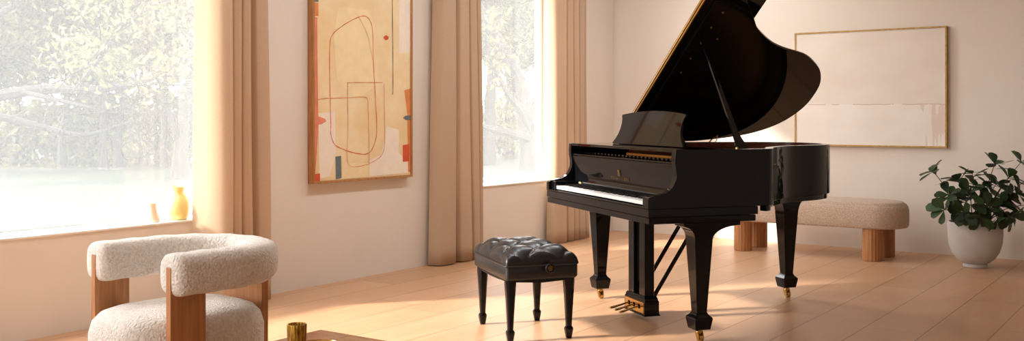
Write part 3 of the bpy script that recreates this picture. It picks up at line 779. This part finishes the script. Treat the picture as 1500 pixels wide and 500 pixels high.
# ------------------------------------------------------------------ vases on the sill
k = MB(); k.lathe([(.05, 0), (.062, .004), (.072, .03), (.076, .065), (.074, .10), (.062, .135), (.046, .155), (.043, .165), (.044, .19), (.047, .20), (.044, .201), (.04, .19), (.038, .165), (.05, .13), (.06, .06), (.05, .012), (.004, .01)], 48)
o = k.build('yellow_vase', M['yellow'], smooth=60); o.location = (-.075, -5.275, W1[2]+.0005); tag(o, 'round yellow vase with a wide neck on the left window sill', 'vase')
k = MB(); k.lathe([(.049, 0), (.052, .003), (.050, .012), (.036, .055), (.029, .085), (.029, .108), (.031, .112), (.028, .112), (.026, .106), (.025, .085), (.03, .05), (.035, .01), (.003, .008)], 40)
o = k.build('cone_vase', M['peach'], smooth=60); o.location = (-.075, -5.455, W1[2]+.0005); tag(o, 'small pale peach cone-shaped vase left of the yellow vase on the sill', 'vase')

# ------------------------------------------------------------------ paintings
def frame_parts(root, w, h, dep, lip, mat):
    """frame in local x (along wall) and z, front towards -y"""
    for nm, bx in (('rail', (-w/2, w/2, h/2-lip, h/2)), ('rail', (-w/2, w/2, -h/2, -h/2+lip)), ('stile', (-w/2, -w/2+lip, -h/2+lip, h/2-lip)), ('stile', (w/2-lip, w/2, -h/2+lip, h/2-lip))):
        m = MB(); m.box(bx[0], bx[1], -dep, 0, bx[2], bx[3]); m.build('frame_'+nm, mat, root, .002)
def canvas_mat(name, base, pale, warm):
    k = N(name); co = k.coord()
    n1 = k.n('ShaderNodeTexNoise'); n1.inputs['Scale'].default_value = 2.6; n1.inputs['Detail'].default_value = 7; n1.inputs['Roughness'].default_value = .6; k.l(co, n1.inputs['Vector'])
    n2 = k.n('ShaderNodeTexNoise'); n2.inputs['Scale'].default_value = 40; n2.inputs['Detail'].default_value = 3; k.l(co, n2.inputs['Vector'])
    k.base(k.ramp(n1.outputs[0], [(.32, warm), (.5, base), (.68, pale)]), .8, 0, .2); k.bump(n2.outputs[0], .1, .002); return k
# abstract painting on the left wall
PB, PT, PYc, PW_ = .71, 2.42, -3.75, 1.04
pa = thing('abstract_painting', 'tall abstract painting in a wooden frame between two curtains, red outlines on cream', 'painting', (0.002, PYc, (PB+PT)/2), PI/2)
hh = PT-PB
frame_parts(pa, PW_, hh, .052, .016, M['oakframe'])
def paint(n, c, v=.12): return plain('paint_'+n, c, .8, 0, .2, v, 14).m
cm = [canvas_mat('ochre_canvas', lin(240, 214, 168), lin(245, 228, 194), lin(235, 203, 150)).m, paint('red_line', lin(222, 92, 66)), paint('faint_red', lin(230, 158, 122)), paint('black', lin(60, 54, 50)), paint('salmon', lin(226, 140, 112)),
      paint('white', lin(244, 230, 212), .03), paint('slate', lin(112, 122, 126)), paint('vermilion', lin(212, 92, 62)), paint('orange', lin(224, 142, 88)), paint('pale_ochre', lin(244, 222, 176), .04)]
cv = MB(); cv.box(-PW_/2+.016, PW_/2-.016, -.040, -.002, -hh/2+.016, hh/2-.016)
Y0 = -.0402
# crop-pixel -> painting metres. photo x 462..603 -> local x ; z from height
def AX(px): # left-wall plane pixel x to local x
    t = (px-750)/F; cb, sb = math.cos(BETA), math.sin(BETA); dx = .045-D0
    dy = -dx*(cb+t*sb)/(sb-t*cb); return dy-C0-PYc
def AZ(px, py):
    t = (px-750)/F; cb, sb = math.cos(BETA), math.sin(BETA); dx = .045-D0
    dy = -dx*(cb+t*sb)/(sb-t*cb); d = -dx*sb+dy*cb; return H-(py-YH)*d/F-(PB+PT)/2
def ap2(cx, cy):  # from the zoomed crop (440,0) scale .56
    px, py = 440+cx*.5607, cy*.56; return (AX(px), AZ(px, py))
layer = [0]
def blob(pts, m):
    layer[0] += 1; y = Y0-.00012*layer[0]
    P = [ap2(*p) for p in pts]; lim = PW_/2-.0165
    P = [(max(-lim, min(lim, x)), max(-hh/2+.0165, z)) for x, z in P]
    cv.m = m; n = len(P)
    cv.add([(x, y, z) for x, z in P], [tuple(range(n))], m)
def stroke(pts, wd, m):
    layer[0] += 1; y = Y0-.00012*layer[0]
    P = [Vector((*ap2(*p), 0)) for p in pts]; P = cat_rom(P, 6)
    V = []
    for i, p in enumerate(P):
        t = (P[min(i+1, len(P)-1)]-P[max(i-1, 0)]).normalized(); nn = Vector((-t.y, t.x, 0))*wd/2*(1+.25*math.sin(i*1.3))
        V += [(p.x+nn.x, y, p.y+nn.y), (p.x-nn.x, y, p.y-nn.y)]
    cv.add(V, [(2*i, 2*i+1, 2*i+3, 2*i+2) for i in range(len(P)-1)], m)
blob([(36, -40), (48, -40), (48, 5), (36, 5)], 6)
blob([(36, 6), (48, 8), (48, 42), (36, 42)], 8)
blob([(36, 44), (45, 46), (46, 180), (48, 330), (40, 455), (36, 455)], 4)
blob([(258, -60), (288, -60), (288, 138), (258, 140)], 5)
blob([(100, 18), (178, 26), (196, 70), (190, 230), (150, 260), (96, 210), (88, 90)], 9)
blob([(48, 296), (92, 292), (93, 404), (78, 462), (50, 468)], 5)
blob([(180, 420), (212, 405), (226, 330), (258, 340), (258, 400), (282, 425), (284, 452), (180, 462)], 5)
blob([(272, 236), (289, 232), (289, 450), (282, 450), (280, 300)], 8)
blob([(36, 456), (52, 454), (52, 476), (36, 478)], 7)
blob([(92, 410), (107, 408), (108, 466), (93, 470)], 6)
blob([(108, 428), (178, 426), (178, 464), (108, 468)], 9)
blob([(268, 380), (285, 377), (285, 422), (268, 424)], 7)
blob([(268, 309), (275, 303), (289, 302), (289, 315), (276, 314)], 6)
blob([(38, 304), (52, 306), (66, 312), (68, 318), (56, 325), (38, 328)], 4)
blob([(218, 96), (224, 92), (231, 96), (230, 103), (223, 105), (218, 101)], 7)
stroke([(80, 330), (78, 250), (77, 140), (82, 95), (110, 68), (145, 48), (168, 42), (182, 54), (189, 80), (191, 160), (196, 250), (200, 340), (192, 382), (176, 402), (150, 402), (115, 392), (90, 378), (80, 352), (80, 330)], .0048, 1)
stroke([(44, 263), (60, 258), (120, 256), (165, 254), (176, 262), (178, 300), (180, 380), (180, 432)], .005, 2)
stroke([(124, 300), (124, 225), (126, 217), (170, 216), (215, 216)], .005, 2)
stroke([(219, 218), (220, 300), (221, 372), (214, 404), (196, 420), (180, 428)], .005, 2)
stroke([(124, 222), (125, 330), (126, 430), (178, 430)], .004, 2)
stroke([(240, -60), (241, 60), (242, 160), (242, 236), (240, 247)], .005, 3)
stroke([(150, 40), (175, 90), (190, 160)], .003, 2)
cv.build('canvas', cm, pa, smooth=0)
# long landscape painting on the back wall
bw, bh = 1.312, 1.034
pb = thing('landscape_painting', 'wide pale cream painting in a thin gilt frame on the wall behind the piano', 'painting', (2.577, -.002, 1.423))
frame_parts(pb, bw, bh, .042, .014, M['goldleaf'])
k = N('pale_canvas'); co = k.coord(); sep = k.n('ShaderNodeSeparateXYZ'); k.l(co, sep.inputs[0])
n1 = k.n('ShaderNodeTexNoise'); n1.inputs['Scale'].default_value = 2.2; n1.inputs['Detail'].default_value = 8; k.l(k.coord((1, 1, 1.6)), n1.inputs['Vector'])
up = k.ramp(n1.outputs[0], [(.3, lin(232, 220, 207)), (.7, lin(241, 231, 220))]); dn = k.ramp(n1.outputs[0], [(.3, lin(238, 228, 217)), (.7, lin(246, 238, 229))])
n3 = k.n('ShaderNodeTexNoise'); n3.inputs['Scale'].default_value = 9; n3.inputs['Detail'].default_value = 5; k.l(k.coord((1, 1, .2)), n3.inputs['Vector'])
zz = k.math('ADD', sep.outputs[2], k.math('MULTIPLY', k.math('SUBTRACT', n3.outputs[0], .5), .03))
ab = k.math('GREATER_THAN', zz, -.143)
c1 = k.mix(ab, dn, up)
ln = k.math('LESS_THAN', k.math('ABSOLUTE', k.math('ADD', zz, .143)), k.math('MULTIPLY', k.math('GREATER_THAN', n3.outputs[0], .47), .003))
c2 = k.mix(k.math('MULTIPLY', ln, .7), c1, lin(196, 160, 128))
n4 = k.n('ShaderNodeTexNoise'); n4.inputs['Scale'].default_value = 3; n4.inputs['Detail'].default_value = 9; k.l(k.coord((6, 1, .7)), n4.inputs['Vector'])
st1 = k.math('MULTIPLY', k.math('LESS_THAN', sep.outputs[2], -.15), k.math('GREATER_THAN', sep.outputs[0], .42))
c3 = k.mix(k.math('MULTIPLY', k.math('MULTIPLY', st1, k.math('GREATER_THAN', n4.outputs[0], .54)), .35), c2, lin(206, 172, 146))
k.base(c3, .85, 0, .15)
m = MB(); m.box(-bw/2+.014, bw/2-.014, -.034, -.002, -bh/2+.014, bh/2-.014); m.build('canvas', k.m, pb, smooth=0)

# ------------------------------------------------------------------ boucle bench by the back wall
bn = thing('upholstered_bench', 'long oatmeal boucle bench with round fluted wooden legs by the back wall', 'bench', (2.245, -.575, 0))
hx, hy = .80, .25
def stad(z, o): return [(x*(1+o/hx), y*(1+o/hy), z) for x, y in rounded_rect(hx, hy, .235, 12)]
m = MB(); m.loft([stad(.263, -.02), stad(.266, -.008), stad(.28, .0), stad(.33, .004), (stad(.40, .002)), stad(.435, -.004), stad(.449, -.014), stad(.453, -.03)]); m.build('seat', M['bouclebench'], bn, smooth=60)
m = MB(); m.loft([stad(.45, -.028), stad(.462, -.030), stad(.474, -.042), stad(.480, -.075), stad(.483, -.13), stad(.484, -.19)]); m.build('cushion', M['bouclebench'], bn, smooth=60)
m = MB(); pr = stad(.451, -.02); pr.append(pr[0]); m.tube(pr, .006, 6); m.build('piping', M['bouclebench'], bn)
rip = lambda u: 1-.035*abs(math.sin(2*PI*u*9))
for x in (-.545, .56):
    for y in (-.15, .165):
        m = MB(); m.lathe([(.074, 0), (.078, .004), (.078, .2625)], 108, (x+(.02 if y > 0 else 0), y, 0), rip); m.build('leg', M['oak'], bn, smooth=30)

# ------------------------------------------------------------------ potted plant
PB_ = PW(1432, 392, 7.80); pc = Vector((PB_.x-.03, PB_.y+.07, 0))
plant = thing('potted_plant', 'leafy green plant with rounded leaves in a pale bowl pot at the right', 'plant', pc)
m = MB(); m.lathe([(.075, 0), (.088, .002), (.088, .022), (.082, .028), (.10, .035), (.14, .066), (.172, .115), (.192, .18), (.200, .25), (.200, .345), (.196, .350), (.188, .350), (.186, .345), (.186, .27), (.15, .1), (.05, .05), (.004, .05)], 56)
m.build('pot', M['pot'], plant, smooth=50)
m = MB(); m.lathe([(.183, .285), (.183, .305), (.12, .315), (.004, .318)], 32); m.build('soil', M['soil'], plant)
rng = random.Random(7)
DP = 7.84
tips = [(1364, 248, .02), (1388, 284, -.06), (1381, 308, -.12), (1424, 252, .05), (1437, 275, -.04), (1458, 238, .0), (1480, 258, -.05), (1420, 280, -.1), (1460, 268, .1), (1446, 303, -.14), (1493, 284, .0), (1484, 318, -.1), (1497, 236, .06), (1515, 255, .04), (1512, 300, .08), (1402, 262, .12), (1475, 290, .12), (1410, 310, -.16), (1462, 322, -.2), (1436, 322, -.21), (1440, 296, .1), (1412, 292, .12), (1466, 300, -.02)]
sm = MB(); LV = []; LF = []
def leaf(p, d, up, Ln, Wd):
    d = d.normalized(); sd_ = d.cross(up)
    if sd_.length < 1e-3: sd_ = d.cross(Vector((1, 0, 0)))
    sd_.normalize(); nn = sd_.cross(d)
    o = len(LV); n = 9
    prof = [0.03, .20, .42, .64, .84, .98, 1.0, .84, .0]
    fold = rng.uniform(.05, .3); curl = rng.uniform(-.25, .15)
    for i in range(n):
        t = i/(n-1); w = prof[i]*Wd/2
        cpos = p+d*(Ln*t)+nn*(curl*Ln*t*t)
        LV.extend([tuple(cpos-sd_*w+nn*(fold*w)), tuple(cpos), tuple(cpos+sd_*w+nn*(fold*w))])
    for i in range(n-1):
        a_ = o+3*i; LF.extend([(a_, a_+1, a_+4, a_+3), (a_+1, a_+2, a_+5, a_+4)])
for j, (px, py, dd) in enumerate(tips):
    tip = PW(px, py, DP+dd)-pc
    root = Vector((tip.x*.2+rng.uniform(-.03, .03), tip.y*.2+rng.uniform(-.03, .03), .30))
    if Vector((root.x, root.y)).length > .12: root.x *= .6; root.y *= .6
    mid = root*.45+tip*.55+Vector((0, 0, .06 if tip.z > .4 else .14)); q = root*.85+tip*.15+Vector((0, 0, .06))
    path = cat_rom([root, q, mid, tip], 5)
    sm.tube(path, [.006*(1-.6*i/(len(path)-1)) for i in range(len(path))], 6)
    axd = (path[-1]-path[-3]).normalized()
    if tip.z < .45: axd = (axd+Vector((0, 0, -.3))).normalized()
    # rosette at the tip plus pairs down the stem
    a_ = axd.cross(Vector((0, 0, 1))).normalized(); b_ = a_.cross(axd)
    nl = rng.choice((5, 6, 6))
    for i in range(nl):
        t = 2*PI*i/nl+rng.uniform(-.4, .4); out = a_*math.cos(t)+b_*math.sin(t)
        leaf(tip-axd*rng.uniform(0, .03), out+axd*rng.uniform(.1, .8)+Vector((0, 0, rng.uniform(-.35, .15))), axd+Vector((0, 0, .5)), rng.uniform(.11, .145), rng.uniform(.062, .08))
    for kq in range(4):
        i = rng.randint(len(path)//2, len(path)-2); t = rng.uniform(0, 2*PI)
        leaf(path[i], a_*math.cos(t)+b_*math.sin(t)+axd*.5+Vector((0, 0, rng.uniform(-.3, .2))), axd+Vector((0, 0, .6)), rng.uniform(.10, .135), rng.uniform(.058, .074))
sm.build('stem', M['twig'], plant)
lm = MB(); lm.add(LV, LF); lm.build('foliage', M['leaf'], plant, smooth=50)
